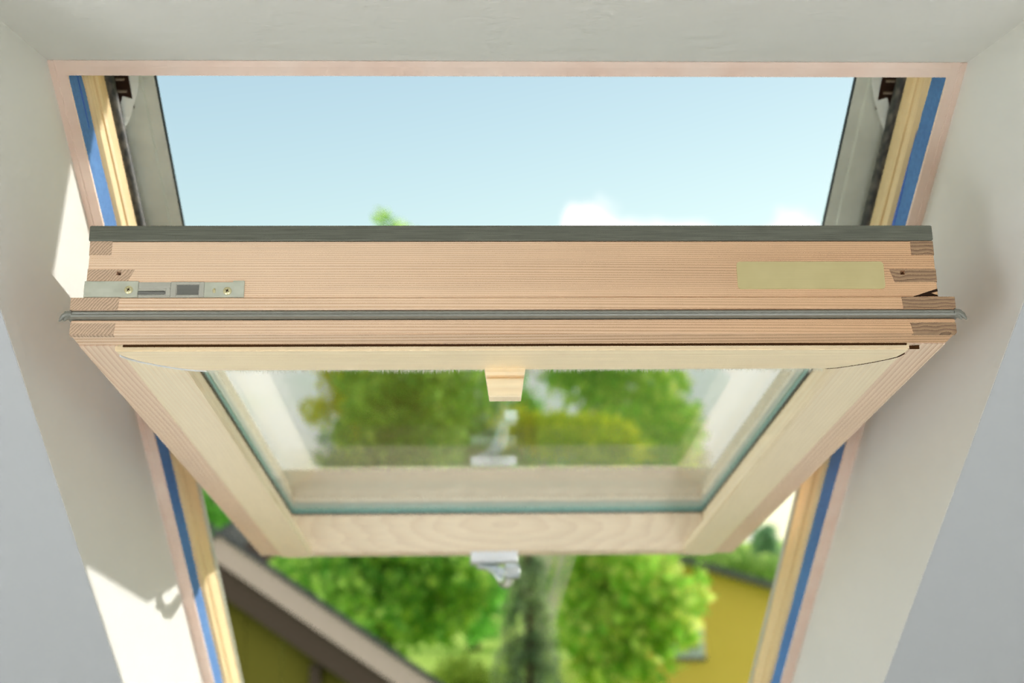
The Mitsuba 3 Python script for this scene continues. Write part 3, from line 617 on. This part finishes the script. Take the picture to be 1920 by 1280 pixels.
# weeping conifer: drooping boughs of needles
def weeping(x, y, seed):
    r = np.random.default_rng(seed)
    t = thing('weeping_conifer', 'dark grey-green weeping conifer with hanging boughs below the handle', 'tree')
    zg = float(ground_z(x, y)); top = 1.6 + .75
    Vs, Fs, Cs, tubes, off = [], [], [], [], 0
    tubes.append(tube([[x, y, zg - .2], [x + .02, y, (zg + top) / 2], [x, y, top]], [.11, .07, .02], 8))
    for i in range(95):
        f = r.random() ** .8; z0 = top - f * (top - zg) * .85; a = r.uniform(0, 2 * np.pi); reach = (.12 + .55 * f) * r.uniform(.5, 1.1); hang = r.uniform(.5, 1.3)
        p = []
        for k in range(7):
            u = k / 6; p.append([x + math.cos(a) * reach * min(1, u * 1.7) ** .8, y + math.sin(a) * reach * min(1, u * 1.7) ** .8, z0 + .06 * math.sin(u * 3.1) - hang * max(0, u - .3) ** 1.25])
        p = np.array(p); tubes.append(tube(p, np.linspace(.010, .003, 7), 5))
        n = 170; u = r.random(n) * 6; k = np.minimum(u.astype(int), 5); q = p[k] + (p[k + 1] - p[k]) * (u - k)[:, None] + r.normal(0, .025, (n, 3))
        light = r.random() < .48
        V, Fc, C = leaves(q, .075, [.16, .28, .13] if not light else [.42, .58, .22], [.36, .50, .24] if not light else [.75, .86, .48], r, droop=1.2, aspect=.30, up=0)
        Vs.append(V); Fs.append(Fc + off); Cs.append(C); off += len(V)
    obj('foliage', (np.vstack(Vs), np.vstack(Fs)), LEAF, t, smooth=False, color=np.vstack(Cs), kind='stuff')
    obj('trunk', cat(*tubes), BARK, t, smooth=40)
weeping(.50, 14.5, 21)
def shrub(x, y, zc, rx, rz, seed, label, ca, cb, n=5000):
    r = np.random.default_rng(seed); t = thing('shrub', label, 'shrub'); zg = float(ground_z(x, y))
    blobs = [(x + rx * .6 * r.uniform(-1, 1), y + rx * .6 * r.uniform(-1, 1), 1.6 + zc + rz * .5 * r.uniform(-1, .8), rx * .5, rx * .5, rz * .5) for _ in range(14)]
    V, Fc, C = leaves(blob_points(blobs, n, r), .07, ca, cb, r)
    obj('foliage', (V, Fc), LEAF, t, smooth=False, color=C, kind='stuff')
    ms = [tube([[x, y, zg - .1], [(x + b[0]) / 2, (y + b[1]) / 2, (zg + b[2]) / 2 + .05], list(b[:3])], [.03, .02, .006], 6) for b in blobs[:8]]
    obj('stem', cat(*ms), BARK, t, smooth=40)
shrub(-.02, 19.0, -1.15, .55, .55, 31, 'rounded yellow-green shrub on the lawn left of the weeping conifer', [.22, .38, .04], [.55, .66, .12])

# brown gabled house at the left
def gable(p0, slope, n0, n1, x0, x1):
    """A sloping bar in the x-z plane between distances n0 and n1 below the line through p0."""
    c, s = math.cos(slope), math.sin(slope)
    f = lambda u, n: (p0[0] + u * c - n * s, p0[1] - u * s - n * c)
    return [f(x0, n0), f(x1, n0), f(x1, n1), f(x0, n1)]
def turn(m, k=.1065):
    m = m.copy(); v = m.vertices.copy(); v[:, 0] -= k * (v[:, 1] - 9.0); return trimesh.Trimesh(v, m.faces, process=False)
hs = thing('brown_house', 'gabled house with tan bargeboard, slate edge and olive boarded wall at lower left', 'house')
HX, HZ, HY, SL = -1.62 - .0325, 1.6 + .43, 9.0, math.radians(34.0)
U0, U1 = -.02, 2.6
obj('roof', turn(cat(prism_y(gable((HX, HZ), SL, -.030, .0, U0 - .1, U1), HY - .06, HY + 6.0), prism_y([(2 * HX - .1 - a + .1, b) for a, b in gable((HX, HZ), SL, -.030, .0, U0 - .1, U1)], HY - .06, HY + 6.0))), ROOFING, hs, smooth=False, label='slate roof covering')
obj('barge_board', prism_y(gable((HX, HZ), SL, .0, .138, U0, U1 - .05), HY - .04, HY), TANBOARD, hs, smooth=False, label='tan bargeboard down the right slope')
obj('barge_board', prism_y([(2 * HX - a, b) for a, b in gable((HX, HZ), SL, .0, .138, U0, U1 - .05)], HY - .04, HY), TANBOARD, hs, smooth=False, label='tan bargeboard down the left slope')
obj('soffit_board', prism_y(gable((HX, HZ), SL, .138, .295, U0 - .2, U1 - .1), HY - .015, HY + .12), BROWN, hs, smooth=False, label='dark brown board under the bargeboard')
obj('soffit_board', prism_y([(2 * HX - a, b) for a, b in gable((HX, HZ), SL, .138, .295, U0 - .2, U1 - .1)], HY - .015, HY + .12), BROWN, hs, smooth=False, label='dark brown board under the bargeboard')
zb = float(ground_z(-1.6, 9)) - .3
for i in range(17):
    xa = HX - 1.95 + i * .235
    xm = xa + .1175; ztop = HZ - .32 - abs(xm - HX) * math.tan(SL)
    obj('wall_board', prism_y([(xa, zb), (xa + .231, zb), (xa + .231, HZ - .32 - abs(xa + .231 - HX) * math.tan(SL)), (xa, HZ - .32 - abs(xa - HX) * math.tan(SL))], HY + .10, HY + .125 + .003 * (i % 3)), BOARDS, hs, smooth=False)
obj('wall', turn(box(HX - 1.95, HX + 1.95, HY + .13, HY + 5.8, zb, HZ - 1.75)), BOARDS, hs, smooth=False)
obj('post', box(-1.075, -1.005, HY + .05, HY + .1, zb, HZ - .80, .005), BROWN, hs, smooth=False, label='brown upright post on the boarded wall')

# yellow house at the right
yh = thing('yellow_house', 'house with plain yellow rendered wall and dark roof edge at lower right', 'house')
YY = 22.5; sl = math.radians(16.5)
px, pz = 3.55, 1.6 + .50
tz = lambda x: pz - (x - px) * math.tan(sl)
xa, xb, zb2 = 2.2, 7.5, float(ground_z(3, 22)) - .4
rdg = 3.2
top = [(xa, zb2), (xb, zb2), (xb, tz(xb)), (rdg, tz(rdg)), (xa, tz(rdg) - (rdg - xa) * math.tan(sl))]
wx0, wx1, wz0, wz1 = 3.05, 3.55, 1.6 - .86, 1.6 - .36
wall = Polygon(top).difference(Polygon([(wx0, wz0), (wx1, wz0), (wx1, wz1), (wx0, wz1)]))
m = extrude(wall, .3, (0, 2, 1)); m.apply_translation([0, YY, 0])
obj('wall', m, YELLOW, yh, smooth=False)
for b_ in (box(xa, xa + .3, YY + .3, YY + 8, zb2, tz(rdg) - .75), box(xb - .3, xb, YY + .3, YY + 8, zb2, tz(xb))): obj('side_wall', b_, YELLOW, yh, smooth=False)
rf = [(rdg, tz(rdg) + .12), (xb + .3, tz(xb + .3) + .12), (xb + .3, tz(xb + .3)), (rdg, tz(rdg)), (xa - .3, tz(rdg) - (rdg - xa + .3) * math.tan(sl)), (xa - .3, tz(rdg) - (rdg - xa + .3) * math.tan(sl) + .12)]
obj('roof', prism_y(rf, YY - .22, YY + 8.2), ROOFING, yh, smooth=False, label='dark roof edge')
wn = obj('window', cat(box(wx0, wx1, YY - .02, YY + .06, wz0, wz0 + .11, .006), box(wx0, wx1, YY - .02, YY + .06, wz1 - .09, wz1, .006), box(wx0, wx0 + .11, YY - .02, YY + .06, wz0, wz1, .006), box(wx1 - .11, wx1, YY - .02, YY + .06, wz0, wz1, .006)), WHITEWOOD, yh, smooth=False, label='small pale-framed window')
obj('pane', box(wx0 + .1, wx1 - .1, YY + .02, YY + .03, wz0 + .1, wz1 - .08), DARKPANE, wn, smooth=False)
obj('sill', box(wx0 - .03, wx1 + .03, YY - .06, YY + .02, wz0 - .05, wz0, .006), ROOFING, wn, smooth=False, label='dark sill')
